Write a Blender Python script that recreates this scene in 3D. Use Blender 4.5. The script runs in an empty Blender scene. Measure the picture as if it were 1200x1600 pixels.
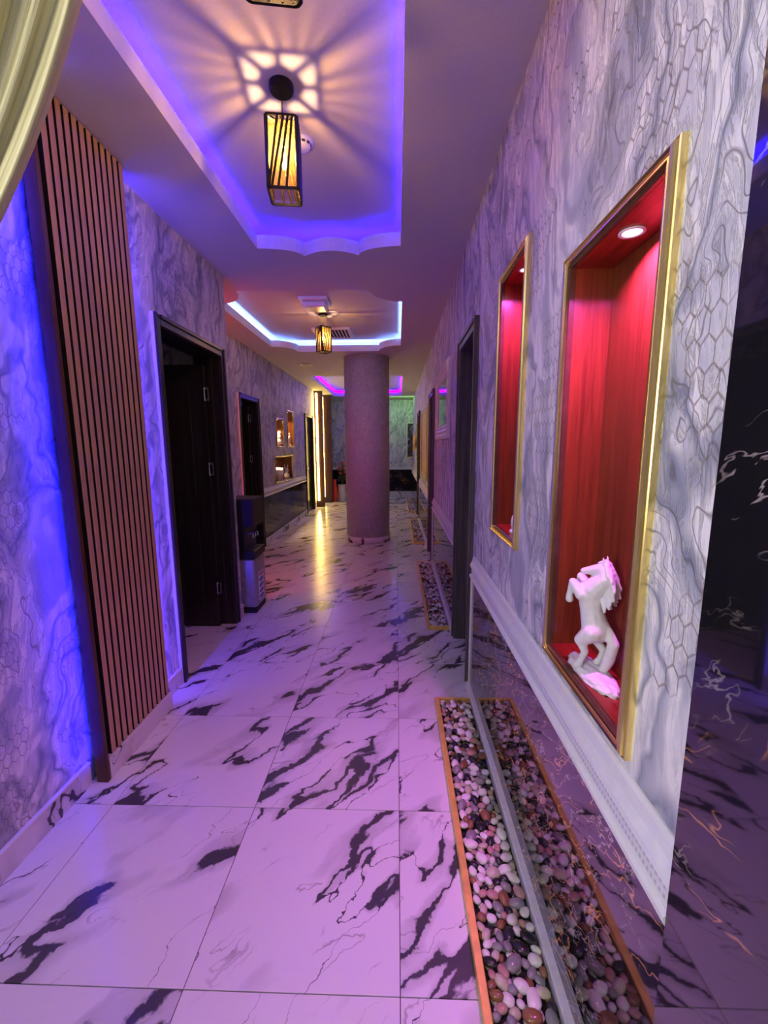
import bpy, bmesh, math, random
from mathutils import Vector, Matrix, Euler, noise
R = math.radians
random.seed(7)
SC = bpy.context.scene
COL = SC.collection

# ------------------------------------------------------------------ camera, world, exposure, lights
cam = bpy.data.cameras.new('camera'); camo = bpy.data.objects.new('camera', cam); COL.objects.link(camo)
cam.sensor_fit = 'AUTO'; cam.sensor_width = 36.0; cam.lens = 661.5 / 1600 * 36.0
cam.clip_start = 0.02; cam.clip_end = 60
_p, _yaw, _roll = .15412, .0309, -.0045
_f = Vector((-math.sin(_yaw)*math.cos(_p), math.cos(_yaw)*math.cos(_p), -math.sin(_p)))
_r = Vector((math.cos(_yaw), math.sin(_yaw), 0)); _u = _r.cross(_f)
_r2 = _r*math.cos(_roll) + _u*math.sin(_roll); _u2 = _r2.cross(_f)
_m = Matrix((_r2, _u2, -_f)).transposed().to_4x4(); _m.translation = (-.0095, 0, 1.482)
camo.matrix_world = _m
SC.camera = camo
w = bpy.data.worlds.new('world'); SC.world = w; w.use_nodes = True
w.node_tree.nodes['Background'].inputs[0].default_value = (.35, .33, .5, 1)
w.node_tree.nodes['Background'].inputs[1].default_value = .03
SC.view_settings.view_transform = 'Standard'; SC.view_settings.look = 'None'
SC.view_settings.gamma = 1; SC.view_settings.use_curve_mapping = False
SC.view_settings.exposure = -0.3

def area(name, loc, direction, sx, sy, power, color, shape='RECTANGLE', spread=180, up=None):
    d = bpy.data.lights.new(name, 'AREA'); d.shape = shape; d.size = sx
    if shape in ('RECTANGLE', 'ELLIPSE'): d.size_y = sy
    d.energy = power; d.color = color; d.spread = R(spread)
    o = bpy.data.objects.new(name, d); COL.objects.link(o)
    z = -Vector(direction).normalized()
    y = Vector(up) if up else (Vector((0, 0, 1)) if abs(z.z) < .9 else Vector((0, 1, 0)))
    x = y.cross(z).normalized(); y = z.cross(x)
    m = Matrix((x, y, z)).transposed().to_4x4(); m.translation = loc
    o.matrix_world = m
    return o

ZC, ZT = 2.80, 2.95            # ceiling, tray ceiling
XR, XL, XS = .45, -1.38, -2.0  # right wall, left wall, set-back left wall
YB, YE, YC = -2.6, 12.6, 3.54  # wall behind the camera, end wall, corner of the set-back

BLUE = (.016, .004, 1.0); ICE = (.19, .33, 1.0); PURPLE = (.12, .0, 1.0); PINK = (.94, .13, 1.0)
WARM = (1.0, .64, .36); YELLOW = (1.0, .66, .16)
# fill lights added behind the viewer for neutral light, their fixtures made up
for (lx, ly, lp) in ((-.45, -1.2, 10),):
    area('added_ceiling_fill', (lx, ly, ZC-.055), (0, 0, -1), .5, .5, lp, (.93, .97, 1.0), 'DISK')
area('added_wall_fill', (XL+.075, -.55, 1.75), (1, .38, .08), .30, .80, 36, (1.0, .99, .94), spread=125)  # added out of view, neutral fill for the right wall
area('added_up_fill', (XL+.05, -.55, 2.20), (.25, 0, 1), .06, .30, 26, (1.0, .97, .92))  # added out of view, neutral fill for the ceiling
# cove strips: (x0,x1,y0,y1) per tray
def cove(x0, x1, y0, y1, color, pw):
    z = ZC + .03; o = .05
    for (cx, cy, sx, sy) in ((x0-o, (y0+y1)/2, .02, y1-y0), (x1+o, (y0+y1)/2, .02, y1-y0),
                             ((x0+x1)/2, y0-o, x1-x0, .02), ((x0+x1)/2, y1+o, x1-x0, .02)):
        area('cove_led', (cx, cy, z), (0, 0, 1), sx, sy, pw*max(sx, sy), color)
cove(-.95, .015, .1, 3.15, BLUE, 13.0)
cove(-1.69, .04, 3.84, 6.20, ICE, 6.0)
cove(-1.66, .10, 8.3, 11.6, PURPLE, 26.0)
# blue strips behind the slatted panel
area('panel_led_near', (-1.349, 1.640, 1.42), (-1, -.7, 0), .010, 2.6, 13.0, (.0, .0, 1.0))
area('panel_led_far', (-1.349, 2.206, 1.42), (-.25, 1, 0), .010, 2.6, 15.0, (.05, .02, 1.0))
# red strip on the hidden side of the corner, green strip over the end wall
area('corner_led_red', (XS+.03, 3.72, 1.45), (.35, 1, 0), .02, 2.4, 14.0, (1.0, .05, .05))
area('end_wall_led_green', (.10, YE-.95, ZC-.02), (0, .9, -1), .7, .03, 6.0, (.40, 1.0, .30))

# ------------------------------------------------------------------ helpers
def link(o, parent=None):
    COL.objects.link(o)
    if parent is not None:
        o.parent = parent
        o.matrix_parent_inverse = Matrix.Translation(parent.location).inverted()
    return o
def obj(name, bm, m, parent=None, smooth=False, fix=True):
    if fix: bmesh.ops.recalc_face_normals(bm, faces=bm.faces[:])
    me = bpy.data.meshes.new(name); bm.to_mesh(me); bm.free()
    for k in (m if isinstance(m, (list, tuple)) else [m]): me.materials.append(k)
    if smooth:
        for p in me.polygons: p.use_smooth = True
    return link(bpy.data.objects.new(name, me), parent)
def tag(o, label=None, cat=None, group=None, kind=None):
    if label: o['label'] = label
    if cat: o['category'] = cat
    if group: o['group'] = group
    if kind: o['kind'] = kind
    return o
def thing(name, loc, label=None, cat=None, group=None, kind=None):
    o = bpy.data.objects.new(name, None); o.location = loc; o.empty_display_size = .05
    COL.objects.link(o)
    return tag(o, label, cat, group, kind)
def copy_tree(root, loc, rotz=0.0):
    r = root.copy(); COL.objects.link(r); r.location = loc; r.rotation_euler = (0, 0, rotz)
    for ch in root.children:
        c = ch.copy(); COL.objects.link(c); c.parent = r
        for g in ch.children:
            d = g.copy(); COL.objects.link(d); d.parent = c
    return r
def bx(bm, x0, x1, y0, y1, z0, z1, bev=0.0):
    v = [bm.verts.new((x, y, z)) for x in (x0, x1) for y in (y0, y1) for z in (z0, z1)]
    fs = [bm.faces.new([v[i] for i in q]) for q in ((0,1,3,2),(4,6,7,5),(0,4,5,1),(2,3,7,6),(0,2,6,4),(1,5,7,3))]
    if bev:
        es = list({e for f in fs for e in f.edges})
        bmesh.ops.bevel(bm, geom=es, offset=bev, segments=2, affect='EDGES', profile=.5)
def BX(*a, **k):
    bm = bmesh.new(); bx(bm, *a, **k); return bm
def quad(bm, a, b, c, d):
    return bm.faces.new([bm.verts.new(p) for p in (a, b, c, d)])
def tube(bm, pts, rad, seg=8, cap=True):
    pts = [Vector(p) for p in pts]; n = len(pts)
    rads = rad if isinstance(rad, (list, tuple)) else [rad]*n
    rings = []; prev = None
    for i, p in enumerate(pts):
        t = (pts[min(i+1, n-1)] - pts[max(i-1, 0)]).normalized()
        a = prev if prev is not None else (Vector((0,0,1)) if abs(t.z) < .9 else Vector((1,0,0)))
        a = (a - t*a.dot(t)).normalized(); b = t.cross(a); prev = a
        rings.append([bm.verts.new(p + (a*math.cos(2*math.pi*k/seg) + b*math.sin(2*math.pi*k/seg))*rads[i]) for k in range(seg)])
    for i in range(n-1):
        for k in range(seg):
            bm.faces.new((rings[i][k], rings[i][(k+1)%seg], rings[i+1][(k+1)%seg], rings[i+1][k]))
    if cap:
        bm.faces.new(rings[0][::-1]); bm.faces.new(rings[-1])
def lathe(bm, prof, seg=24, c=(0,0,0)):
    rings = []
    for (r, z) in prof:
        if r < 1e-5: rings.append([bm.verts.new((c[0], c[1], c[2]+z))])
        else: rings.append([bm.verts.new((c[0]+r*math.cos(2*math.pi*k/seg), c[1]+r*math.sin(2*math.pi*k/seg), c[2]+z)) for k in range(seg)])
    for a, b in zip(rings, rings[1:]):
        for k in range(seg):
            l = (k+1) % seg
            if len(a) == 1 and len(b) == 1: break
            if len(a) == 1: bm.faces.new((a[0], b[l], b[k]))
            elif len(b) == 1: bm.faces.new((a[k], a[l], b[0]))
            else: bm.faces.new((a[k], a[l], b[l], b[k]))
    for rr, rev in ((rings[0], True), (rings[-1], False)):
        if len(rr) > 1: bm.faces.new(rr[::-1] if rev else rr)
def prism_y(bm, prof, y0, y1):
    """profile of (x,z) points swept along Y"""
    a = [bm.verts.new((x, y0, z)) for x, z in prof]; b = [bm.verts.new((x, y1, z)) for x, z in prof]
    n = len(prof)
    for i in range(n): bm.faces.new((a[i], a[(i+1)%n], b[(i+1)%n], b[i]))
    bm.faces.new(a[::-1]); bm.faces.new(b)
def sheet_x(bm, x, y0, y1, z0, z1, holes):
    """a sheet in the plane X = x with rectangular holes (ya,yb,za,zb)"""
    ys = sorted({y0, y1, *[h[i] for h in holes for i in (0, 1)]}); zs = sorted({z0, z1, *[h[i] for h in holes for i in (2, 3)]})
    vs = {}
    def v(y, z):
        if (y, z) not in vs: vs[(y, z)] = bm.verts.new((x, y, z))
        return vs[(y, z)]
    for a, b in zip(ys, ys[1:]):
        for c, d in zip(zs, zs[1:]):
            if any(h[0] <= a and b <= h[1] and h[2] <= c and d <= h[3] for h in holes): continue
            bm.faces.new((v(a, c), v(b, c), v(b, d), v(a, d)))
def frame_x(bm, x, sgn, ya, yb, za, zb, prof):
    """mitred frame on plane X=x round the outer rect; prof = (inset, height) points, height grows towards sgn"""
    loops = []
    for (ins, h) in prof:
        loops.append([bm.verts.new((x+sgn*h, y, z)) for y, z in ((ya+ins, za+ins), (yb-ins, za+ins), (yb-ins, zb-ins), (ya+ins, zb-ins))])
    for a, b in zip(loops, loops[1:]):
        for k in range(4):
            bm.faces.new((a[k], a[(k+1)%4], b[(k+1)%4], b[k]))

# ------------------------------------------------------------------ materials
class N:
    """small node builder"""
    def __init__(s, name):
        s.m = bpy.data.materials.new(name); s.m.use_nodes = True
        s.t = s.m.node_tree; s.b = s.t.nodes['Principled BSDF']; s.out = s.t.nodes['Material Output']
    def n(s, typ, **kw):
        o = s.t.nodes.new('ShaderNode'+typ)
        for k, v in kw.items(): setattr(o, k, v)
        return o
    def l(s, a, b): s.t.links.new(a, b)
    def put(s, sock, v):
        if v is None: return
        if hasattr(v, 'is_output') or isinstance(v, bpy.types.NodeSocket): s.l(v, sock)
        else: sock.default_value = v
    def math(s, op, a, b=None, c=None, clamp=False):
        o = s.n('Math', operation=op); o.use_clamp = clamp
        for i, v in enumerate((a, b, c)): s.put(o.inputs[i], v)
        return o.outputs[0]
    def vec(s, op, a, b=None):
        o = s.n('VectorMath', operation=op); s.put(o.inputs[0], a)
        if b is not None:
            s.put(o.inputs[3] if op == 'SCALE' else o.inputs[1], b)
        return o.outputs[1] if op in ('DOT_PRODUCT', 'LENGTH') else o.outputs[0]
    def noise(s, v, scale, detail=4, rough=.5, dist=0.0):
        o = s.n('TexNoise'); s.put(o.inputs['Vector'], v); o.inputs['Scale'].default_value = scale
        o.inputs['Detail'].default_value = detail; o.inputs['Roughness'].default_value = rough; o.inputs['Distortion'].default_value = dist
        return o
    def map(s, v, scale=(1,1,1), rot=(0,0,0), loc=(0,0,0)):
        o = s.n('Mapping'); s.put(o.inputs[0], v); o.inputs[1].default_value = loc; o.inputs[2].default_value = rot; o.inputs[3].default_value = scale
        return o.outputs[0]
    def rs(s, v, rot, scale, loc=(0,0,0)): return s.map(s.map(v, rot=rot, loc=loc), scale)
    def ramp(s, f, stops, interp='LINEAR'):
        o = s.n('ValToRGB'); s.put(o.inputs[0], f); e = o.color_ramp.elements; o.color_ramp.interpolation = interp
        while len(e) < len(stops): e.new(.5)
        for i, (p, c) in enumerate(stops):
            e[i].position = p; e[i].color = c if len(c) == 4 else (*c, 1)
        return o.outputs[0]
    def mix(s, f, a, b, typ='MIX'):
        o = s.n('Mix', data_type='RGBA', blend_type=typ); s.put(o.inputs[0], f)
        for sock, v in ((o.inputs[6], a), (o.inputs[7], b)):
            s.put(sock, v if not isinstance(v, tuple) or len(v) == 4 else (*v, 1))
        return o.outputs[2]
    def bump(s, h, strength=.2, dist=.01):
        o = s.n('Bump'); o.inputs['Strength'].default_value = strength; o.inputs['Distance'].default_value = dist
        s.l(h, o.inputs['Height']); s.l(o.outputs[0], s.b.inputs['Normal'])
    def pos(s): return s.n('NewGeometry').outputs['Position']
    def set(s, color=None, rough=None, metal=None, ior=None, **kw):
        if color is not None: s.put(s.b.inputs['Base Color'], color if not isinstance(color, tuple) or len(color) == 4 else (*color, 1))
        if rough is not None: s.put(s.b.inputs['Roughness'], rough)
        if metal is not None: s.put(s.b.inputs['Metallic'], metal)
        if ior is not None: s.put(s.b.inputs['IOR'], ior)
        for k, v in kw.items(): s.put(s.b.inputs[k.replace('_', ' ')], v)
        return s.m
def plain(name, color, rough=.5, metal=0.0, var=.12, scale=30, bump=0.0, ior=None):
    s = N(name); tc = s.n('TexCoord').outputs['Object']
    n = s.noise(tc, scale, 3)
    dark = tuple(c*(1-var) for c in color); lite = tuple(min(1, c*(1+var)) for c in color)
    s.set(s.ramp(n.outputs[0], [(.3, dark), (.7, lite)]), rough, metal, ior)
    if bump: s.bump(n.outputs[0], bump, .003)
    return s.m
def emit(name, color, strength):
    s = N(name); e = s.n('Emission'); e.inputs[0].default_value = (*color, 1); e.inputs[1].default_value = strength
    s.l(e.outputs[0], s.out.inputs[0]); return s.m

def hex_lines(s, p2, scale):
    """p2: vector with pattern in X,Y; returns edge distance of a hexagon grid"""
    r = (1.0, 1.7320508, 1.0); h = (.5, .8660254, .5)
    p = s.vec('SCALE', p2, scale)
    def cell(q):
        o = s.n('VectorMath', operation='WRAP'); s.put(o.inputs[0], q); o.inputs[1].default_value = h; o.inputs[2].default_value = tuple(-x for x in h)
        return s.vec('MULTIPLY', o.outputs[0], (1, 1, 0))
    a = cell(p); b = cell(s.vec('ADD', p, h))
    da = s.vec('DOT_PRODUCT', a, a); db = s.vec('DOT_PRODUCT', b, b)
    g = s.n('Mix', data_type='VECTOR'); s.l(s.math('LESS_THAN', db, da), g.inputs[0]); s.l(a, g.inputs[4]); s.l(b, g.inputs[5])
    ab = s.vec('ABSOLUTE', g.outputs[1])
    d1 = s.vec('DOT_PRODUCT', ab, (.5, .8660254, 0)); d2 = s.vec('DOT_PRODUCT', ab, (1, 0, 0))
    return s.math('SUBTRACT', .5, s.math('MAXIMUM', d1, d2))

def wallpaper(name, axis, light=(.82, .81, .78), mid=(.46, .475, .51), dark=(.22, .245, .30), line=(.10, .095, .10)):
    s = N(name); sep = s.n('SeparateXYZ'); s.l(s.pos(), sep.inputs[0])
    cmb = s.n('CombineXYZ'); s.l(sep.outputs[axis], cmb.inputs[0]); s.l(sep.outputs[2], cmb.inputs[1])
    uv = cmb.outputs[0]
    warp = s.noise(uv, 2.6, 3, .55)
    wv = s.vec('SCALE', s.vec('SUBTRACT', warp.outputs[1], (.5, .5, .5)), .30)
    q = s.rs(s.vec('ADD', uv, wv), (0, 0, R(12)), (4.0, 1.5, 1))
    f = s.noise(q, 1.0, 2.5, .5, 1.0).outputs[0]                 # flowing marbled field
    fine = s.noise(s.rs(uv, (0, 0, R(8)), (30, 6.0, 1)), 1.0, 5, .7, 1.0).outputs[0]
    base = s.ramp(f, [(.28, dark), (.38, mid), (.43, light), (.50, light), (.53, mid), (.56, dark), (.60, light), (.68, light), (.74, mid)])
    base = s.mix(s.ramp(fine, [(.42, (0,0,0)), (.62, (.75,.75,.75))]), base, mid)
    # outlines along level curves, only in places
    fr = s.math('FRACT', s.math('MULTIPLY', f, 19.0))
    ln = s.math('SUBTRACT', 1.0, s.math('MULTIPLY', s.math('ABSOLUTE', s.math('SUBTRACT', fr, .5)), 12.0), clamp=True)
    where = s.ramp(s.noise(uv, 1.7, 2).outputs[0], [(.40, (0,0,0)), (.55, (1,1,1))])
    ln2 = s.math('SUBTRACT', 1.0, s.math('MULTIPLY', s.math('ABSOLUTE', s.math('SUBTRACT', fine, .5)), 24.0), clamp=True)
    ln = s.math('MAXIMUM', ln, s.math('MULTIPLY', ln2, .55))
    c = s.mix(s.math('MULTIPLY', s.math('MULTIPLY', ln, where), .75), base, line)
    # hexagon patches with bronze glitter outlines
    hx = hex_lines(s, s.map(uv, (1, .62, 1), (0, 0, 0)), 32.0)
    hl = s.math('SUBTRACT', 1.0, s.math('MULTIPLY', hx, 15.0), clamp=True)
    hmask = s.ramp(s.noise(uv, 2.6, 2, .4).outputs[0], [(.555, (0,0,0)), (.575, (1,1,1))])
    hfac = s.math('MULTIPLY', hl, hmask)
    glit = s.ramp(s.noise(uv, 180, 1).outputs[0], [(.45, (.16, .14, .13)), (.62, (.30, .22, .17)), (.75, (.8, .7, .6))])
    c = s.mix(s.math('MULTIPLY', hfac, .8), c, glit)
    # glitter smears along dark veins
    gm = s.math('MULTIPLY', s.ramp(s.math('ABSOLUTE', s.math('SUBTRACT', f, .615)), [(.0, (1,1,1)), (.014, (0,0,0))]), s.ramp(s.noise(uv, 1.3, 2).outputs[0], [(.5, (0,0,0)), (.6, (1,1,1))]))
    c = s.mix(s.math('MULTIPLY', gm, .8), c, glit)
    s.set(c, .55)
    s.bump(s.math('SUBTRACT', fine, s.math('ADD', hfac, s.math('MULTIPLY', ln, where))), .45, .005)
    return s.m

def floor_marble(name, per_object=True):
    s = N(name)
    if per_object:
        oi = s.n('ObjectInfo'); rv = s.n('CombineXYZ')
        s.l(s.math('MULTIPLY', oi.outputs['Random'], 37.0), rv.inputs[0]); s.l(s.math('MULTIPLY', oi.outputs['Random'], 91.0), rv.inputs[1]); 
        p = s.vec('ADD', s.n('TexCoord').outputs['Object'], rv.outputs[0])
    else: p = s.pos()
    warp = s.noise(p, 3.5, 5, .6)
    q = s.vec('ADD', p, s.vec('SCALE', s.vec('SUBTRACT', warp.outputs[1], (.5, .5, .5)), .20))
    d = s.rs(q, (0, 0, R(-48)), (.85, 3.4, 1))
    n1 = s.noise(d, 1.0, 3, .5).outputs[0]
    r1 = s.math('ABSOLUTE', s.math('SUBTRACT', n1, .5))
    area_ = s.noise(s.rs(p, (0, 0, R(-48)), (1.6, 4.0, 1)), 1.3, 2).outputs[0]
    width = s.math('MULTIPLY', s.math('SUBTRACT', area_, .44, clamp=True), .28)      # vein widens in patches, vanishes elsewhere
    grain = s.noise(d, 9, 4, .65).outputs[0]
    core = s.math('SUBTRACT', 1.0, s.math('DIVIDE', r1, s.math('ADD', s.math('MULTIPLY', width, s.math('MULTIPLY', grain, 1.1)), .0012)), clamp=True)
    core = s.ramp(core, [(.0, (0,0,0)), (.35, (1,1,1))])
    halo = s.math('SUBTRACT', 1.0, s.math('DIVIDE', r1, s.math('ADD', s.math('MULTIPLY', width, 2.2), .003)), clamp=True)
    n2 = s.noise(s.rs(q, (0, 0, R(-38)), (1.2, 4.2, 1), (5, 3, 0)), 1.3, 3, .55).outputs[0]
    thin = s.math('SUBTRACT', 1.0, s.math('MULTIPLY', s.math('ABSOLUTE', s.math('SUBTRACT', n2, .5)), 120.0), clamp=True)
    thin = s.math('MULTIPLY', thin, s.ramp(s.noise(p, 4, 2).outputs[0], [(.5, (0,0,0)), (.62, (1,1,1))]))
    c = s.mix(s.math('MULTIPLY', halo, .6), (.72, .72, .74), (.30, .29, .30))
    c = s.mix(s.math('MULTIPLY', thin, .6), c, (.16, .13, .13))
    c = s.mix(s.math('MULTIPLY', core, .93), c, (.035, .033, .04))
    s.set(c, .22, ior=1.5)
    return s.m

def black_marble(name, lim=-.05, ior=2.1):
    s = N(name); p = s.pos()
    warp = s.noise(p, 4, 4, .6)
    q = s.vec('ADD', p, s.vec('SCALE', s.vec('SUBTRACT', warp.outputs[1], (.5, .5, .5)), .13))
    n1 = s.noise(s.rs(q, (R(35), 0, 0), (1, 1.2, 5.0)), 2.2, 3, .55).outputs[0]
    v1 = s.math('SUBTRACT', 1.0, s.math('MULTIPLY', s.math('ABSOLUTE', s.math('SUBTRACT', n1, .5)), 95.0), clamp=True)
    n2 = s.noise(s.rs(q, (R(35), 0, 0), (1, 1.3, 5.0), (2, 7, 1)), 3.2, 4, .6).outputs[0]
    v2 = s.math('SUBTRACT', 1.0, s.math('MULTIPLY', s.math('ABSOLUTE', s.math('SUBTRACT', n2, .5)), 70.0), clamp=True)
    m1 = s.ramp(s.noise(p, 3.2, 2).outputs[0], [(.40+lim, (0,0,0)), (.52+lim, (1,1,1))])
    m2 = s.ramp(s.noise(s.map(p, loc=(9, 4, 2)), 2.6, 2).outputs[0], [(.42+lim, (0,0,0)), (.54+lim, (1,1,1))])
    c = s.mix(s.math('MULTIPLY', v2, s.math('MULTIPLY', m1, .55)), (.010, .009, .012), (.70, .58, .55))
    c = s.mix(s.math('MULTIPLY', v1, s.math('MULTIPLY', m2, .9)), c, (.75, .33, .14))
    s.set(c, .035, ior=ior)
    return s.m

def wood(name, c1, c2, scale=1.0, rough=.35, axis=2, ior=1.5):
    s = N(name); p = s.n('TexCoord').outputs['Object']
    sc = [26*scale]*3; sc[axis] = 1.3*scale
    q = s.map(p, tuple(sc))
    n = s.noise(q, 1.0, 5, .6, .6).outputs[0]
    fine = s.noise(s.map(p, tuple(x*6 for x in sc)), 1.0, 2).outputs[0]
    c = s.ramp(n, [(.36, c1), (.64, c2)])
    c = s.mix(s.math('MULTIPLY', s.math('SUBTRACT', fine, .5, clamp=True), 1.8), c, tuple(x*.5 for x in c1))
    s.set(c, rough, ior=ior); s.bump(fine, .08, .002)
    return s.m

M = {}
M['paper_y'] = wallpaper('marbled_wallpaper_side', 1)
M['paper_x'] = wallpaper('marbled_wallpaper_end', 0)
M['tile'] = floor_marble('white_marble_tile')
M['marble'] = floor_marble('white_marble_floor', False)
M['grout'] = plain('tile_grout', (.10, .09, .10), .8)
M['black'] = black_marble('black_gold_marble')
M['black_pilaster'] = black_marble('black_marble_few_veins', .09, 2.0)
M['black_dull'] = black_marble('black_marble_far', .12, 1.40); M['black_dull'].node_tree.nodes['Principled BSDF'].inputs['Roughness'].default_value = .10; M['black_dull'].node_tree.nodes['Principled BSDF'].inputs['Specular IOR Level'].default_value = .12
M['ceiling'] = plain('ceiling_paint', (.60, .59, .61), .8, var=.03, scale=90, bump=.08)
M['lip'] = plain('white_plaster', (.74, .73, .75), .6, var=.03)
M['white'] = plain('white_trim', (.74, .75, .77), .35, var=.04)
M['silver'] = plain('brushed_aluminium', (.82, .83, .84), .38, .25, var=.06, scale=60)
M['gold'] = plain('polished_gold', (1.0, .76, .28), .27, 1.0, var=.08, scale=14)
M['gold_satin'] = plain('orange_gold_trim', (.90, .62, .14), .38, .4, var=.12, scale=25)
M['bronze'] = plain('dark_bronze_wood', (.10, .045, .025), .22, .25, var=.2)
M['mahogany'] = wood('red_mahogany', (.11, .021, .007), (.20, .040, .012), 1.3, .28)
M['mahogany_h'] = wood('red_mahogany_shelf', (.14, .010, .006), (.27, .022, .012), 2.0, .28, axis=1)
M['oak'] = wood('tan_slat_wood', (.44, .27, .13), (.60, .38, .20), 1.0, .5)
M['walnut'] = wood('dark_brown_wood', (.06, .020, .006), (.11, .038, .010), 1.0, .4)
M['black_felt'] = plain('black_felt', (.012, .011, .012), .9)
M['door'] = wood('black_stained_door', (.012, .010, .010), (.030, .025, .023), .8, .32)
M['doorgrey'] = wood('dark_grey_door_frame', (.060, .052, .046), (.13, .115, .10), .9, .38)
M['hinge'] = plain('steel_hinge', (.55, .54, .55), .3, 1.0)
M['statue'] = plain('white_resin', (.70, .69, .69), .5, var=.05, scale=60, bump=.15)
M['curtain'] = None
M['black_metal'] = plain('black_metal', (.015, .013, .012), .4, .6)
M['plastic_black'] = plain('black_plastic', (.010, .010, .012), .5)
M['plastic_white'] = plain('white_plastic', (.78, .78, .80), .4, var=.03)
M['dark_slot'] = plain('dark_slot', (.03, .03, .035), .8)
M['brown_fin'] = wood('brown_fin_board', (.035, .014, .012), (.06, .024, .02), 1.0, .4)
M['red_vase'] = plain('orange_red_glaze', (.75, .08, .02), .2, var=.15)
M['column'] = None

s = N('column_wallcovering'); p = s.pos()
n = s.noise(p, 14, 6, .7, 1.5).outputs[0]; n2 = s.noise(p, 60, 3, .6, 3).outputs[0]
c = s.ramp(n, [(.3, (.34, .33, .35)), (.52, (.46, .45, .47)), (.7, (.60, .59, .61))])
s.set(s.mix(s.math('MULTIPLY', s.math('SUBTRACT', n2, .45, clamp=True), 1.6), c, (.68, .67, .69)), .6); s.bump(n, .3, .004); M['column'] = s.m

s = N('cream_string_curtain'); tc = s.n('UVMap').outputs[0]
n = s.noise(s.map(tc, (260, 3, 1)), 1, 3).outputs[0]; n2 = s.noise(s.map(tc, (40, 2, 1)), 1, 2).outputs[0]
c = s.ramp(s.math('ADD', s.math('MULTIPLY', n, .6), s.math('MULTIPLY', n2, .4)), [(.32, (.20, .17, .07)), (.5, (.60, .54, .28)), (.68, (.90, .84, .52))])
s.set(c, .6, Sheen_Weight=.4); s.bump(n, .6, .006); M['curtain'] = s.m

# ------------------------------------------------------------------ ceiling with three trays
def arc(cx, cy, r, a0, a1, n=8):
    return [(cx + r*math.cos(R(a0+(a1-a0)*i/n)), cy + r*math.sin(R(a0+(a1-a0)*i/n))) for i in range(n+1)]
def plaque(x0, x1, y0, y1, rx, ry):
    pts = []
    for cx, cy, a0, a1 in ((x0, y0, 90, 0), (x1, y0, 180, 90), (x1, y1, 270, 180), (x0, y1, 360, 270)):
        pts += [(cx + rx*math.cos(R(a0+(a1-a0)*i/8)), cy + ry*math.sin(R(a0+(a1-a0)*i/8))) for i in range(9)]
    return pts
def scalloped(x0, x1, y0, y1):
    d = .13; a, b = x0+.29, x1-.29
    def end(y, s):
        left = [(x0 + (a-x0)*math.sin(R(t)), y + s*d*(1-math.cos(R(t)))) for t in range(0, 91, 12)] + [(a, y+s*d)]
        mid = [(a + (b-a)*t/10, y + s*(d - 0.62*d*4*(t/10)*(1-t/10)*1.0 - .0)) for t in range(1, 10)]
        right = [(x0+x1-px, py) for px, py in reversed(left)]
        return left + mid + right
    return end(y1, 1) + list(reversed(end(y0, -1)))
def rounded(x0, x1, y0, y1, r):
    pts = []
    for cx, cy, a0 in ((x0+r, y0+r, 180), (x1-r, y0+r, 270), (x1-r, y1-r, 0), (x0+r, y1-r, 90)):
        pts += arc(cx, cy, r, a0, a0+90, 6)
    return pts
TR = [scalloped(-.95, .015, .12, 3.06), plaque(-1.69, .04, 3.84, 6.20, .30, .32), rounded(-1.66, .10, 8.3, 11.6, .22)]
BBX = [(-.95, .015, -.02, 3.19), (-1.69, .04, 3.84, 6.20), (-1.66, .10, 8.3, 11.6)]
ceil = thing('ceiling', (0, 0, ZC), 'grey painted ceiling with three recessed LED lit trays', 'ceiling', kind='structure')
bm = bmesh.new()
def loop(bm, pts, z):
    v = [bm.verts.new((x, y, z)) for x, y in pts]
    return [bm.edges.new((v[i], v[(i+1) % len(v)])) for i in range(len(v))]
es = loop(bm, [(-3.4, YB), (1.9, YB), (1.9, YE+.1), (-3.4, YE+.1)], ZC)
for t in TR: es += loop(bm, t, ZC)
bmesh.ops.triangle_fill(bm, use_beauty=True, use_dissolve=False, edges=es)
obj('ceiling_sheet', bm, M['ceiling'], ceil, fix=True)
for t, (x0, x1, y0, y1) in zip(TR, BBX):
    bm = bmesh.new(); n = len(t); cx, cy = (x0+x1)/2, (y0+y1)/2
    def off(pt, k):
        d = Vector((pt[0]-cx, pt[1]-cy)); return pt[0] + k*(1 if d.x > 0 else -1)*min(1, abs(d.x)/(x1-x0)*2.2), pt[1] + k*(1 if d.y > 0 else -1)*min(1, abs(d.y)/(y1-y0)*2.2)
    a = [bm.verts.new((x, y, ZC)) for x, y in t]; b = [bm.verts.new((x, y, ZC+.085)) for x, y in t]
    c = [bm.verts.new((*off(q, .012), ZC+.085)) for q in t]; d = [bm.verts.new((*off(q, .012), ZC+.005)) for q in t]
    for i in range(n):
        j = (i+1) % n
        for u, v in ((a, b), (b, c), (c, d)): bm.faces.new((u[i], u[j], v[j], v[i]))
    obj('cove_lip', bm, M['lip'], ceil)
    bm = bmesh.new(); e = .13; bx(bm, x0-e, x1+e, y0-e, y1+e, ZC+.004, ZT)
    bm.faces.ensure_lookup_table()
    for f in [f for f in bm.faces if abs(f.calc_center_median().z - (ZC+.004)) < 1e-3]: bm.faces.remove(f)
    obj('tray_top', bm, M['ceiling'], ceil)
    bm = bmesh.new(); es = loop(bm, [(x0-e, y0-e), (x1+e, y0-e), (x1+e, y1+e), (x0-e, y1+e)], ZC+.006) + loop(bm, t, ZC+.006)
    bmesh.ops.triangle_fill(bm, use_beauty=True, use_dissolve=False, edges=es)
    obj('cove_shelf', bm, M['ceiling'], ceil)

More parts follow.
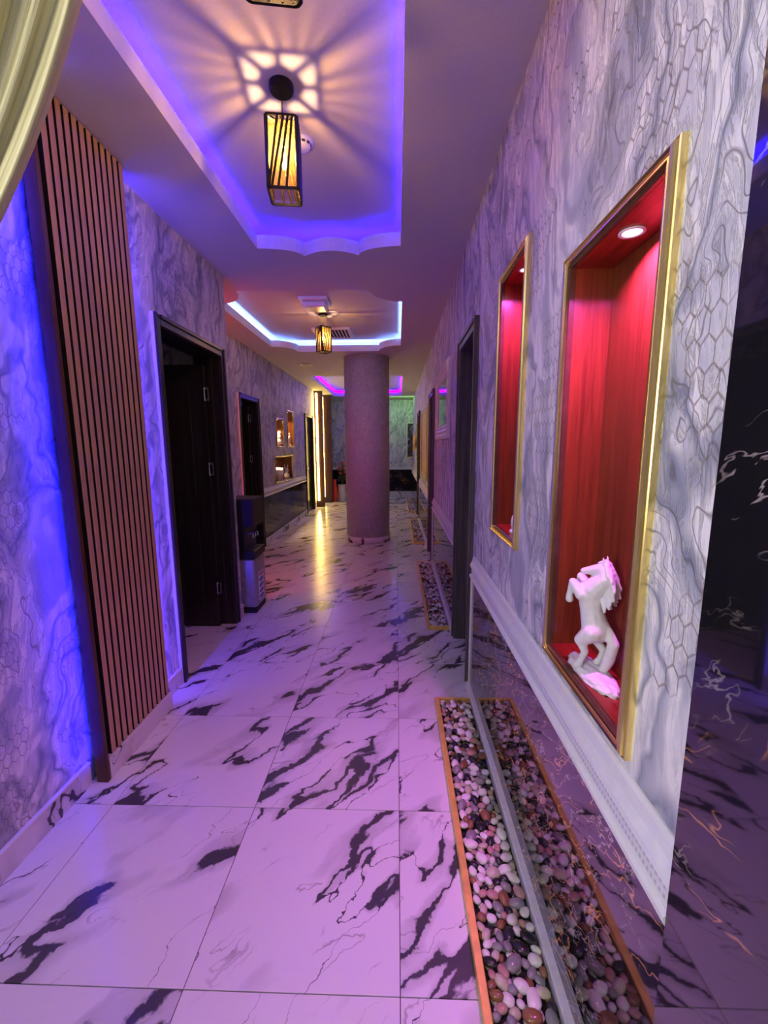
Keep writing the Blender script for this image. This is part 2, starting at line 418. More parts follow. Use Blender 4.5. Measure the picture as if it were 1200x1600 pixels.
# ------------------------------------------------------------------ walls
NI = [dict(y=(.797, 1.19), z=(.905, 1.932), o=(.762, 1.225, .868, 1.968)), dict(y=(1.612, 1.948), z=(1.122, 2.160), o=(1.577, 1.983, 1.087, 2.196))]
DR = [(2.56, 3.12, 2.14), (5.34, 5.86, 2.11), (8.55, 9.15, 2.11)]         # right door openings (y0,y1,top)
DL = [(2.515, 3.36, 2.17)]
DS = [(5.44, 6.10, 2.10), (9.26, 10.00, 2.13)]
LN = [((7.06, 7.46), (1.50, 1.93)), ((7.78, 8.20), (1.50, 2.11)), ((6.90, 8.02), (.90, 1.30))]
bm = bmesh.new()
sheet_x(bm, XR, YB, YE, 0, ZC, [(a, b, 0, t) for a, b, t in DR] + [(*n['y'], *n['z']) for n in NI])
tag(obj('wall_right', bm, M['paper_y']), 'grey blue marbled wallpaper wall with two lit niches on the right', 'wall', kind='structure')
bm = bmesh.new(); sheet_x(bm, XL, YB, YC, 0, ZC, [(a, b, 0, t) for a, b, t in DL]); quad(bm, (XL, YC, 0), (XS, YC, 0), (XS, YC, ZC), (XL, YC, ZC))
tag(obj('wall_left', bm, M['paper_y']), 'marbled wallpaper wall on the left with slatted panel and open door', 'wall', kind='structure')
bm = bmesh.new(); sheet_x(bm, XS, YC, YE, 0, ZC, [(a, b, 0, t) for a, b, t in DS] + [(*a, *b) for a, b in LN])
tag(obj('wall_left_recess', bm, M['paper_y']), 'set back wallpaper wall on the left with three small niches', 'wall', kind='structure')
bm = bmesh.new(); quad(bm, (XS-.4, YE, 0), (XR+1.2, YE, 0), (XR+1.2, YE, ZC), (XS-.4, YE, ZC))
tag(obj('wall_back', bm, M['paper_x']), 'green tinted wallpaper wall closing the far end of the corridor', 'wall', kind='structure')
bm = bmesh.new(); quad(bm, (XL-.3, YB, 0), (XR+.3, YB, 0), (XR+.3, YB, ZC), (XL-.3, YB, ZC))
tag(obj('wall_front', bm, M['paper_x']), 'wallpaper wall closing the corridor behind the viewer', 'wall', kind='structure')
bm = bmesh.new()
quad(bm, (-3.3, 1.4, 0), (-3.3, 3.46, 0), (-3.3, 3.46, ZC), (-3.3, 1.4, ZC)); quad(bm, (-3.3, 3.46, 0), (XL-.01, 3.46, 0), (XL-.01, 3.46, ZC), (-3.3, 3.46, ZC)); quad(bm, (-3.3, 1.4, 0), (XL-.01, 1.4, 0), (XL-.01, 1.4, ZC), (-3.3, 1.4, ZC))
tag(obj('wall_side_room', bm, M['paper_x']), 'dark walls of the room behind the open left door', 'wall', kind='structure')
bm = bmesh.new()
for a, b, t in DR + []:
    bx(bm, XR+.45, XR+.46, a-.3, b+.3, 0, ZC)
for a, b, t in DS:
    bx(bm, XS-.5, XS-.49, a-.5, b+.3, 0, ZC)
tag(obj('wall_black_backing', bm, M['black_felt']), 'black backing standing in for the shade inside the further doorways', 'wall', kind='structure')  # black sheets in place of the darkness of unlit rooms

# ------------------------------------------------------------------ floor: individual marble tiles over a grout bed
TS, TY0 = .598, .9366
floor = thing('floor', (0, 0, 0), 'glossy white marble tile floor with dark diagonal veins', 'floor', kind='structure')
obj('grout_bed', BX(-3.3, 1.3, YB, YE, -.02, -.0035), M['grout'], floor)
obj('floor_sheet', BX(XL, XR, YB, TY0-TS-.004, -.01, 0), M['marble'], floor)
cache = {}
for j in range(-1, 21):
    for i in range(-5, 1):
        x0, x1 = i*.6, i*.6+.6; y0 = TY0 + j*.5972; y1 = y0 + .5972
        xmin = -3.0 if (1.4 < y1 and y0 < 3.46) else (XS-.25 if y1 > YC else XL)
        xmax = XR+.15
        x0, x1 = max(x0, xmin), min(x1, xmax); y1 = min(y1, YE)
        if x1-x0 < .03 or y1-y0 < .03: continue
        k = (round(x1-x0, 3), round(y1-y0, 3))
        if k not in cache:
            bm = bmesh.new(); g = .0014; bx(bm, -k[0]/2+g, k[0]/2-g, -k[1]/2+g, k[1]/2-g, -.010, 0)
            t = obj('tile', bm, M['tile'], floor); cache[k] = t.data
        else: t = link(bpy.data.objects.new('tile', cache[k]), floor)
        t.location = ((x0+x1)/2, (y0+y1)/2, 0)

# ------------------------------------------------------------------ baseboards
def baseboard(name, x, s, y0, y1, label, h=.10, th=.014):
    o = thing(name, (x, y0, 0), label, 'baseboard', kind='structure')
    y = y0
    while y < y1 - .02:
        ye = min(y+.6, y1)
        obj('marble_strip', BX(min(x, x+s*th), max(x, x+s*th), y+.001, ye-.001, 0, h), M['marble'], o)
        y = ye
    obj('top_edge', BX(min(x, x+s*(th+.003)), max(x, x+s*(th+.003)), y0, y1, h, h+.008), M['white'], o)
baseboard('baseboard_left', XL, 1, -.6, 1.64, 'white marble baseboard under the wallpaper beside the slatted panel')
baseboard('baseboard_left_middle', XL, 1, 2.225, 2.44, 'short marble baseboard between slatted panel and left door')
baseboard('baseboard_left_corner', XL, 1, 3.445, YC, 'small marble baseboard at the wall corner by the dispenser')
baseboard('baseboard_recess', XS, 1, 6.19, 9.17, 'marble baseboard under the black panel of the set back wall', .10, .02)

# ------------------------------------------------------------------ right wall: wainscot slabs, chair rails, metal edging
def slab(name, y0, y1, label, zt=.715, x=XR, s=-1, th=.012, z0=0.0, m='black'):
    return tag(obj(name, BX(min(x, x+s*th), max(x, x+s*th), y0, y1, z0, zt), M[m]), label, 'wall panel', kind='structure')
s_ = N('white_rail_greek_band'); p = s_.pos(); br = s_.n('TexBrick'); s_.l(s_.map(p, (1, 1, 1), (0, R(90), 0)), br.inputs[0])
sep = s_.n('SeparateXYZ'); s_.l(p, sep.inputs[0])
fy = s_.math('FRACT', s_.math('MULTIPLY', sep.outputs[1], 85.0)); fz = s_.math('FRACT', s_.math('MULTIPLY', s_.math('SUBTRACT', sep.outputs[2], .735), 55.0))
key = s_.math('MULTIPLY', s_.math('GREATER_THAN', fy, .45), s_.math('LESS_THAN', s_.math('ABSOLUTE', s_.math('SUBTRACT', fz, .5)), .22))
s_.t.nodes.remove(br)
s_.set(s_.mix(s_.math('MULTIPLY', key, .55), (.72, .73, .76), (.30, .29, .32)), .35); M['band'] = s_.m
def chair_rail(name, y0, y1, label, x=XR, s=-1, zb=.712):
    o = thing(name, (x, y0, zb), label, 'chair rail', kind='structure')
    def pr(*pts): return [(x+s*a, zb+b) for a, b in pts]
    bm = bmesh.new(); prism_y(bm, pr((0, 0), (.026, 0), (.030, .006), (.030, .016), (.022, .022), (0, .022)), y0, y1); obj('lower_bead', bm, M['white'], o)
    bm = bmesh.new(); prism_y(bm, pr((0, .022), (.018, .022), (.018, .060), (0, .060)), y0+.001, y1-.001); obj('greek_key_band', bm, M['band'], o)
    bm = bmesh.new(); prism_y(bm, pr((0, .060), (.022, .060), (.028, .068), (.026, .080), (.016, .100), (.012, .124), (.004, .130), (0, .130)), y0, y1); obj('upper_moulding', bm, M['white'], o)
def edging(name, y0, y1, label, z1=.712):
    o = thing(name, (XR, y0, 0), label, 'trim', kind='structure')
    bm = bmesh.new(); bx(bm, XR-.036, XR, y0, y1, .0, .045, .003); obj('floor_strip', bm, M['silver'], o)
    bm = bmesh.new(); bx(bm, XR-.022, XR, y1-.014, y1, .046, z1, .002); obj('upright_strip', bm, M['white'], o)
slab('trim_1', .588, 2.43, 'polished black marble wainscot below the two right niches')
chair_rail('trim_2', .588, 2.44, 'white chair rail with greek key band below the horse niche')
edging('trim_3', .588, 2.44, 'silver metal edging along the nearest pebble tray')
slab('trim_4', 3.25, 5.24, 'polished black wainscot between first and second right doors')
chair_rail('trim_5', 3.25, 5.25, 'white chair rail below the silver framed picture')
edging('trim_6', 3.25, 5.25, 'silver metal edging along the second pebble tray')
slab('trim_7', 5.98, 8.45, 'polished black wainscot below the gold framed panel')
chair_rail('trim_8', 5.98, 8.46, 'white chair rail below the gold framed panel')
edging('trim_9', 5.98, 8.46, 'silver metal edging along the third pebble tray')
slab('trim_10', 9.28, YE, 'polished black wainscot at the far end of the right wall')
chair_rail('trim_11', 9.28, YE, 'white chair rail at the far end of the right wall')
slab('trim_12', -.4, .588, 'full height black and gold marble pilaster at the right edge', ZC, th=.026, m='black_pilaster')
slab('trim_13', 6.19, 9.16, 'black marble wainscot on the set back left wall', .74, XS, 1, .016, .108, 'black_dull')
chair_rail('trim_14', 6.19, 9.16, 'white chair rail under the small left niches', XS, 1, .74)
tag(obj('trim_15', BX(XS, XR+.6, YE-.014, YE, .16, .80), M['black_dull']), 'black marble wainscot on the far end wall', 'wall panel', kind='structure')
tag(obj('trim_16', BX(XS, XR+.6, YE-.03, YE, .80, .87), M['white']), 'white chair rail on the far end wall', 'chair rail', kind='structure')
tag(obj('trim_17', BX(XS, XR+.6, YE-.20, YE, 0, .16), M['marble']), 'low marble plinth at the foot of the far end wall', 'plinth', kind='structure')

# ------------------------------------------------------------------ doors
def door(name, x, s, y0, y1, zt, label, leaf=None, aw=.06, frame='door', depth=.20, leafmat='door', bead=False):
    """x wall plane, s = direction into the corridor"""
    o = thing(name, (x, y0, 0), label, 'door', kind='structure')
    for (a, b, c, d) in ((y0-aw, y0, 0, zt+aw), (y1, y1+aw, 0, zt+aw), (y0, y1, zt, zt+aw)):
        bm = bmesh.new()
        bx(bm, min(x, x+s*.020), max(x, x+s*.020), a, b, c, d, .003)
        if b-a < .2:
            ya, yb = (a, a+.022) if a < y0 else (b-.022, b)
            bx(bm, min(x+s*.018, x+s*.030), max(x+s*.018, x+s*.030), ya, yb, c, d-.0, .003)
        else: bx(bm, min(x+s*.018, x+s*.030), max(x+s*.018, x+s*.030), a, b, d-.022, d, .003)
        obj('architrave', bm, M[frame], o)
    if bead: obj('edge_bead', BX(min(x, x+s*.017), max(x, x+s*.017), y0-aw-.007, y0-aw, 0, zt+aw), M['white'], o)
    xb = x - s*depth
    for (a, b, c, d) in ((y0-.02, y0, 0, zt), (y1, y1+.02, 0, zt), (y0, y1, zt, zt+.02)):
        bm = bmesh.new(); bx(bm, min(x, xb), max(x, xb), a, b, c, d, .001)
        if b-a < .2:
            for k in (.06, .13):
                ya, yb = (b, b+.008) if a < y0 else (a-.008, a)
                bx(bm, min(x-s*k, x-s*(k+.02)), max(x-s*k, x-s*(k+.02)), ya, yb, c, d, .002)
        obj('jamb', bm, M[frame], o)
    if leaf:
        hy, hx, wd, zl = leaf           # leaf stands square to the wall, hinged at (hx, hy)
        lf = obj('leaf', BX(min(hx, hx-s*wd), max(hx, hx-s*wd), hy-.04, hy, .01, zl, bev=.002), M[leafmat], o)
        for k, (za, zb) in enumerate(((.18, .95), (1.10, zl-.14))):
            bm = bmesh.new(); bx(bm, min(hx-s*.12, hx-s*(wd-.12)), max(hx-s*.12, hx-s*(wd-.12)), hy-.048, hy-.039, za, zb, .003)
            obj('raised_panel', bm, M[leafmat], lf)
        for z in (.34, 1.31, 1.88):
            bm = bmesh.new()
            bx(bm, min(hx-s*.006, hx+s*.032), max(hx-s*.006, hx+s*.032), hy-.052, hy-.046, z-.05, z+.05, .001)
            tube(bm, [(hx+s*.002, hy-.052, z-.05), (hx+s*.002, hy-.052, z+.05)], .006, 8)
            n0 = len(bm.faces); bx(bm, min(hx+s*.007, hx+s*.025), max(hx+s*.007, hx+s*.025), hy-.0535, hy-.0515, z-.034, z+.034)
            bm.faces.ensure_lookup_table()
            for f in bm.faces[n0:]: f.material_index = 1
            obj('hinge', bm, [M['hinge'], M['black_metal']], lf)
    return o
door('door_1', XL, 1, *DL[0], 'black left door standing open beside the slatted panel', (DL[0][1]-.02, XL-.10, .78, 2.10), bead=True)
door('door_2', XS, 1, *DS[0], 'open black door beyond the water dispenser', (DS[0][1]-.02, XS-.10, .60, 2.05), bead=True)
d3 = door('door_3', XS, 1, *DS[1], 'closed black door beside the glowing LED fins')
lf = obj('leaf', BX(XS-.07, XS-.03, DS[1][0]+.003, DS[1][1]-.003, .006, DS[1][2]-.004, bev=.002), M['door'], d3)
bm = bmesh.new(); tube(bm, [(XS-.03, 9.33, 1.0), (XS+.03, 9.33, 1.0), (XS+.03, 9.43, 1.0)], .009, 8); obj('handle', bm, M['hinge'], lf)
door('door_4', XR, -1, *DR[0], 'dark doorway in the right wall just past the red niches', frame='doorgrey', depth=.26)
door('door_5', XR, -1, *DR[1], 'dark doorway in the right wall past the silver framed picture', frame='doorgrey', depth=.26)
door('door_6', XR, -1, *DR[2], 'farthest dark doorway in the right wall', frame='doorgrey', depth=.26)

# ------------------------------------------------------------------ slatted wood panel
sp = thing('slat_wall_panel', (XL, 1.65, 0), 'vertical tan wood slat panel with dark gaps and blue backlight', 'wall panel')
obj('backing_board', BX(-1.352, -1.330, 1.672, 2.196, .10, ZC), M['black_felt'], sp)
obj('side_board', BX(-1.350, -1.300, 1.648, 1.668, .0, ZC, bev=.002), M['walnut'], sp)
bm = bmesh.new(); pitch = (2.200-1.700)/12
slm = None
for i in range(12):
    y = 1.702 + i*pitch
    if slm is None:
        bm = bmesh.new(); bx(bm, -.010, .012, 0, pitch-.0125, .10, ZC-.001, .0015); sl = obj('slat', bm, [M['oak'], M['black_felt']], sp); slm = sl.data
        for pl in slm.polygons: pl.material_index = 0 if pl.normal.x > .5 else 1
    else: sl = link(bpy.data.objects.new('slat', slm), sp)
    sl.location = (-1.320, y, 0)
bm = bmesh.new(); bx(bm, -1.332, -1.298, 1.672, 2.2, 0, .099, .002); obj('marble_foot', bm, M['marble'], sp)

# ------------------------------------------------------------------ lit niches with gold frames (right wall)
XB = .548
def niche(n, label, spots):
    y0, y1 = n['y']; z0, z1 = n['z']; oy0, oy1, oz0, oz1 = n['o']
    o = thing('display_niche', (XR, (y0+y1)/2, z0), label, 'niche', 'gold framed red niches on the right wall')
    t = .012
    obj('back_panel', BX(XB, XB+t, y0-t, y1+t, z0-t, z1+t), M['mahogany'], o)
    obj('side_panel', BX(XR-.002, XB, y0-t, y0, z0-t, z1+t), M['mahogany'], o)
    obj('side_panel', BX(XR-.002, XB, y1, y1+t, z0-t, z1+t), M['mahogany'], o)
    obj('top_panel', BX(XR-.002, XB, y0, y1, z1, z1+t), M['mahogany_h'], o)
    obj('shelf', BX(XR-.002, XB, y0, y1, z0-t, z0), M['mahogany_h'], o)
    bm = bmesh.new(); frame_x(bm, XR, -1, oy0, oy1, oz0, oz1, [(0, 0), (0, .012), (.002, .014), (.005, .011), (.007, .019), (.012, .022), (.017, .019), (.0185, .013), (.021, .018), (.0245, .018), (.026, .010), (.026, 0)])
    obj('gold_frame', bm, M['gold'], o)
    bm = bmesh.new(); frame_x(bm, XR, -1, oy0+.026, oy1-.026, oz0+.026, oz1-.026, [(0, 0), (0, .013), (.004, .016), (.007, .012), (.0092, .010), (.0092, -.004)])
    obj('inner_lip', bm, M['bronze'], o)
    for ys in spots:
        bm = bmesh.new(); lathe(bm, [(.020, 0), (.020, -.003), (.027, -.003), (.027, -.001), (.026, 0)], 20, (.492, ys, z1)); r = obj('spot_ring', bm, M['plastic_white'], o, True)
        bm = bmesh.new(); lathe(bm, [(0, -.0015), (.0195, -.0015)], 20, (.492, ys, z1)); obj('spot_lens', bm, emit_pink, r)
        area('niche_spot', (.492, ys, z1-.004), (0, 0, -1), .036, .036, 9.0, PINK, 'DISK', 140)
emit_pink = emit('pink_led_lens', (1.0, .45, 1.0), 12)
niche(NI[0], 'large gold framed red wood niche holding the horse statue', (1.0,))
niche(NI[1], 'narrower gold framed red wood niche next to the dark doorway', (1.79,))
tag_fig = None

# ------------------------------------------------------------------ statues (blended solids remeshed into one skin)
def capsule(bm, a, b, ra, rb, n=6):
    a, b = Vector(a), Vector(b)
    pts = [a.lerp(b, i/n) for i in range(n+1)]; rr = [ra+(rb-ra)*i/n for i in range(n+1)]
    tube(bm, pts, rr, 12)
    for p, r in ((a, ra), (b, rb)):
        bmesh.ops.create_icosphere(bm, subdivisions=2, radius=r, matrix=Matrix.Translation(p))
def blob(bm, c, r, rot=(0, 0, 0)):
    m = Matrix.Translation(c) @ Euler(rot).to_matrix().to_4x4() @ Matrix.Diagonal((*r, 1))
    bmesh.ops.create_icosphere(bm, subdivisions=3, radius=1, matrix=m)
def skin(name, bm, m, parent, voxel=.004, smooth=6):
    me = bpy.data.meshes.new(name); bm.to_mesh(me); bm.free()
    o = bpy.data.objects.new(name, me); COL.objects.link(o)
    r = o.modifiers.new('r', 'REMESH'); r.mode = 'VOXEL'; r.voxel_size = voxel
    sm = o.modifiers.new('s', 'SMOOTH'); sm.iterations = smooth; sm.factor = .5
    dg = bpy.context.evaluated_depsgraph_get(); me2 = bpy.data.meshes.new_from_object(o.evaluated_get(dg))
    o.modifiers.clear(); o.data = me2; bpy.data.meshes.remove(me)
    me2.materials.clear(); me2.materials.append(m)
    for p in me2.polygons: p.use_smooth = True
    if parent is not None:
        o.parent = parent
    return o
# horse: local frame, +Y = the way it faces, Z up, origin under the base
hs = thing('horse_statue', (.487, 1.025, NI[0]['z'][0]), 'white rearing horse statue on a rocky oval base in the red niche', 'statue')
bm = bmesh.new()
# trunk rising from the haunches to the chest
capsule(bm, (0, -.004, .138), (0, .009, .190), .037, .032); capsule(bm, (0, .009, .190), (0, .016, .238), .032, .035)
blob(bm, (0, -.008, .138), (.036, .036, .040)); blob(bm, (0, .018, .240), (.034, .034, .036))
# neck and head
capsule(bm, (0, .008, .250), (0, -.022, .288), .035, .027); capsule(bm, (0, -.022, .288), (0, -.018, .312), .027, .021)
capsule(bm, (0, -.016, .315), (0, .014, .307), .0195, .0145); capsule(bm, (0, .014, .307), (0, .036, .300), .0135, .0105); blob(bm, (0, .040, .298), (.010, .010, .010))
for sx in (-1, 1):
    capsule(bm, (sx*.010, -.020, .330), (sx*.013, -.016, .350), .006, .003, 3)      # ears
    # hind legs: thigh, stifle, hock pointing backward, shank, hoof
    o_ = .022 if sx < 0 else -.010
    capsule(bm, (sx*.018, -.006, .132), (sx*.022, .010+o_*.7, .100), .029, .018); capsule(bm, (sx*.022, .010+o_*.7, .100), (sx*.023, -.012+o_, .070), .016, .0105)
    capsule(bm, (sx*.023, -.012+o_, .070), (sx*.023, .000+o_, .036), .010, .0085); capsule(bm, (sx*.023, .000+o_, .036), (sx*.023, .007+o_, .022), .0105, .0125)
    # folded fore legs
    dz = .0 if sx < 0 else .008
    capsule(bm, (sx*.022, .030, .236), (sx*.023, .058, .266+dz), .020, .0125); capsule(bm, (sx*.023, .058, .266+dz), (sx*.022, .067, .226+dz), .0115, .0085)
    capsule(bm, (sx*.022, .067, .226+dz), (sx*.022, .066, .212+dz), .0095, .0115)
# tail to the base
for a, b, ra, rb in (((0, -.040, .146), (0, -.056, .108), .011, .016), ((0, -.056, .108), (0, -.046, .060), .016, .017), ((0, -.046, .060), (0, -.032, .018), .017, .012)): capsule(bm, a, b, ra, rb)
body = skin('body', bm, M['statue'], hs, .0032, 5)
bm = bmesh.new()                                              # mane: locks down the crest, forelock
for i in range(9):
    t = i/8; c = Vector((0, -.030, .330)).lerp(Vector((0, -.028, .232)), t); c.y -= .018*math.sin(math.pi*t)
    for sx in (-1, 1):
        capsule(bm, c + Vector((sx*.006, .006, 0)), c + Vector((sx*.020, -.006-.004*(i % 2), -.030)), .010, .0045, 3)
capsule(bm, (0, -.020, .338), (0, .000, .330), .008, .004, 3)
skin('mane', bm, M['statue'], hs, .003, 2)
bm = bmesh.new(); bmesh.ops.create_icosphere(bm, subdivisions=4, radius=1)
for v in bm.verts:
    x, y, z = v.co; nn = noise.noise(v.co*4.0)*.12 + noise.noise(v.co*9)*.07
    r = 1 + nn; v.co = Vector((x*.043*r, -.012 + y*.118*r, max(0, z)*.024*(1+2.5*nn) + (.0 if z <= 0 else .004)))
rb = obj('rock_base', bm, M['statue'], None, True); rb.parent = hs; rb.rotation_euler = (0, 0, R(-36))
hs.rotation_euler = (0, 0, R(40)); hs.scale = (.88, .88, .88)
# small egg shaped figure half hidden in the second niche
eg = thing('bird_figurine', (.490, 1.745, NI[1]['z'][0]), 'small smooth white figurine at the foot of the narrow niche', 'figurine')
bm = bmesh.new(); blob(bm, (0, 0, .045), (.026, .034, .044)); blob(bm, (0, .004, .088), (.018, .020, .022)); capsule(bm, (0, .02, .088), (0, .034, .082), .006, .003, 3); capsule(bm, (0, -.03, .03), (0, -.06, .02), .014, .006, 3); lathe(bm, [(.03, 0), (.032, .012), (.02, .016)], 20)
skin('body', bm, M['statue'], eg, .004, 4)

# ------------------------------------------------------------------ pebble trays
PM = [plain('white_pebble', (.72, .70, .66), .25, var=.15, scale=40), plain('cream_pebble', (.52, .47, .34), .25, var=.2, scale=40), plain('grey_pebble', (.24, .24, .23), .22, var=.25, scale=40),
      plain('brown_pebble', (.24, .11, .05), .2, var=.4, scale=30), plain('charcoal_pebble', (.025, .024, .026), .18, var=.3, scale=30), plain('rosy_pebble', (.46, .26, .22), .25, var=.3, scale=30)]
PN = ['off white', 'cream', 'mid grey', 'brown', 'charcoal', 'rosy']
PW = [.30, .13, .20, .12, .16, .09]
pmesh = []
for k in range(6):
    row = []
    for mi in range(6):
        if mi == 0:
            bm = bmesh.new(); bmesh.ops.create_icosphere(bm, subdivisions=2, radius=1)
            for v in bm.verts: v.co *= 1 + .16*noise.noise(v.co*1.1 + Vector((k*5.3, 2, 1)))
            base = bpy.data.meshes.new('pebble'); bm.to_mesh(base); bm.free(); me = base
        else: me = base.copy()
        for p in me.polygons: p.use_smooth = True
        me.materials.clear(); me.materials.append(PM[mi]); row.append(me)
    pmesh.append(row)
def pick(): 
    r = random.random()*sum(PW)
    for i, w_ in enumerate(PW):
        r -= w_
        if r <= 0: return i
    return 0
def scatter(x0, x1, y0, y1, rad, tries, cap):
    pts = []
    g = {}
    cs = rad[1]*2
    for _ in range(tries):
        r = random.uniform(*rad); x = random.uniform(x0+r*.8, x1-r*.8); y = random.uniform(y0+r*.8, y1-r*.8)
        ci, cj = int(x/cs), int(y/cs); ok = True
        for a in (-1, 0, 1):
            for b in (-1, 0, 1):
                for (px, py, pr) in g.get((ci+a, cj+b), ()):
                    if (px-x)**2 + (py-y)**2 < ((pr+r)*.84)**2: ok = False; break
                if not ok: break
            if not ok: break
        if ok:
            pts.append((x, y, r)); g.setdefault((ci, cj), []).append((x, y, r))
            if len(pts) >= cap: break
    return pts
def peb_matrix(x, y, r, z):
    el = random.uniform(1.05, 1.4)
    return Matrix.Translation((x, y, z)) @ Euler((random.uniform(-.3, .3), random.uniform(-.3, .3), random.uniform(0, 6.28))).to_matrix().to_4x4() @ Matrix.Diagonal((r*el, r*.92, r*random.uniform(.55, .72), 1))
def stuff_pebbles(name, plist, label):
    bm = bmesh.new()
    for (x, y, r, z) in plist:
        k = random.randrange(6); mi = pick(); n0 = len(bm.verts); f0 = len(bm.faces)
        bmesh.ops.create_icosphere(bm, subdivisions=1 if z < .011 else 2, radius=1, matrix=peb_matrix(x, y, r, z))
        bm.faces.ensure_lookup_table()
        for f in bm.faces[f0:]: f.material_index = mi; f.smooth = True
    tag(obj(name, bm, PM, None, True, fix=False), label, 'pebbles', kind='stuff')
X0, X1, FH = .212, XR-.037, .032
budget = 300
TRAYS = [(.62, 2.29, 'nearest'), (3.27, 5.26, 'second'), (6.34, 8.40, 'third'), (9.45, 11.9, 'farthest')]
for ti, (ya, yb, word) in enumerate(TRAYS):
    x0 = X0 + (0 if ti == 0 else .028)
    fr = thing('pebble_tray', (x0, ya, 0), f'orange gold edged floor tray of pebbles, {word} one along the right wall', 'tray', 'pebble trays along the right wall')
    obj('long_bar', BX(x0, x0+.024, ya, yb, 0, FH, bev=.0025), M['gold_satin'], fr)
    obj('end_bar', BX(x0+.024, X1, yb-.016, yb, 0, FH, bev=.002), M['gold_satin'], fr)
    obj('end_bar', BX(x0+.024, X1, ya, ya+.016, 0, FH, bev=.002), M['gold_satin'], fr)
    obj('tray_bottom', BX(x0+.024, X1, ya+.016, yb-.016, 0, .004), M['black_felt'], fr)
    xi0, xi1, yi0, yi1 = x0+.026, X1-.001, ya+.018, yb-.018
    top = scatter(xi0, xi1, yi0, yi1, (.0115, .0225), 26000 if ti == 0 else 16000, 900)
    low = scatter(xi0, xi1, yi0, yi1, (.013, .018), 9000, 700)
    top.sort(key=lambda t: t[1])
    rest = [(x, y, r, .010) for x, y, r in low]
    for (x, y, r) in top:
        z = .021 + random.uniform(-.003, .004)
        if ti < 2 and budget > 0 and (ti > 0 or y > .84):
            if ti == 0 and r < .0125: rest.append((x, y, r, z-.004)); continue
            mi = pick(); o = bpy.data.objects.new('pebble', pmesh[random.randrange(6)][mi]); COL.objects.link(o)
            o.matrix_world = peb_matrix(x, y, r, z); budget -= 1
            size = 'small' if r < .0150 else ('medium' if r < .0190 else 'large')
            side = 'against the gold bar' if x < x0+.075 else ('against the silver edging' if x > X1-.05 else 'in mid tray')
            zone = ['bottom photo edge', 'lower quarter', 'before its middle', 'past its middle', 'below narrow niche', 'by far bar'][min(5, int((y-.84)/(2.29-.84)*6))] if ti == 0 else 'near end'
            tag(o, f'{size} {PN[mi]} pebble {side} of the {word} tray, {zone}', 'pebble', f'pebbles of the {word} tray')
        else: rest.append((x, y, r, z))
    stuff_pebbles('pebble_bed', rest, f'bed of small mixed pebbles filling the {word} gold edged floor tray')

# ------------------------------------------------------------------ pendant lamps
s = N('amber_pane'); tr = s.n('BsdfTransparent'); tr.inputs[0].default_value = (1, .90, .70, 1)
tl = s.n('BsdfTranslucent'); tl.inputs[0].default_value = (.98, .66, .22, 1); mx = s.n('MixShader'); mx.inputs[0].default_value = .10
nz = s.noise(s.n('TexCoord').outputs['Object'], 30, 2); s.l(s.math('MULTIPLY', nz.outputs[0], .16), mx.inputs[0])
s.l(tr.outputs[0], mx.inputs[1]); s.l(tl.outputs[0], mx.inputs[2]); s.l(mx.outputs[0], s.out.inputs[0]); M['amber'] = s.m
s = N('clear_bulb_glass'); tr = s.n('BsdfTransparent'); tr.inputs[0].default_value = (1, .93, .80, 1); gl = s.n('BsdfGlossy'); gl.inputs['Roughness'].default_value = .05
mx = s.n('MixShader'); mx.inputs[0].default_value = .10; s.l(tr.outputs[0], mx.inputs[1]); s.l(gl.outputs[0], mx.inputs[2]); s.l(mx.outputs[0], s.out.inputs[0]); M['bulb'] = s.m
M['filament'] = emit('glowing_filament', (1.0, .62, .22), 60)
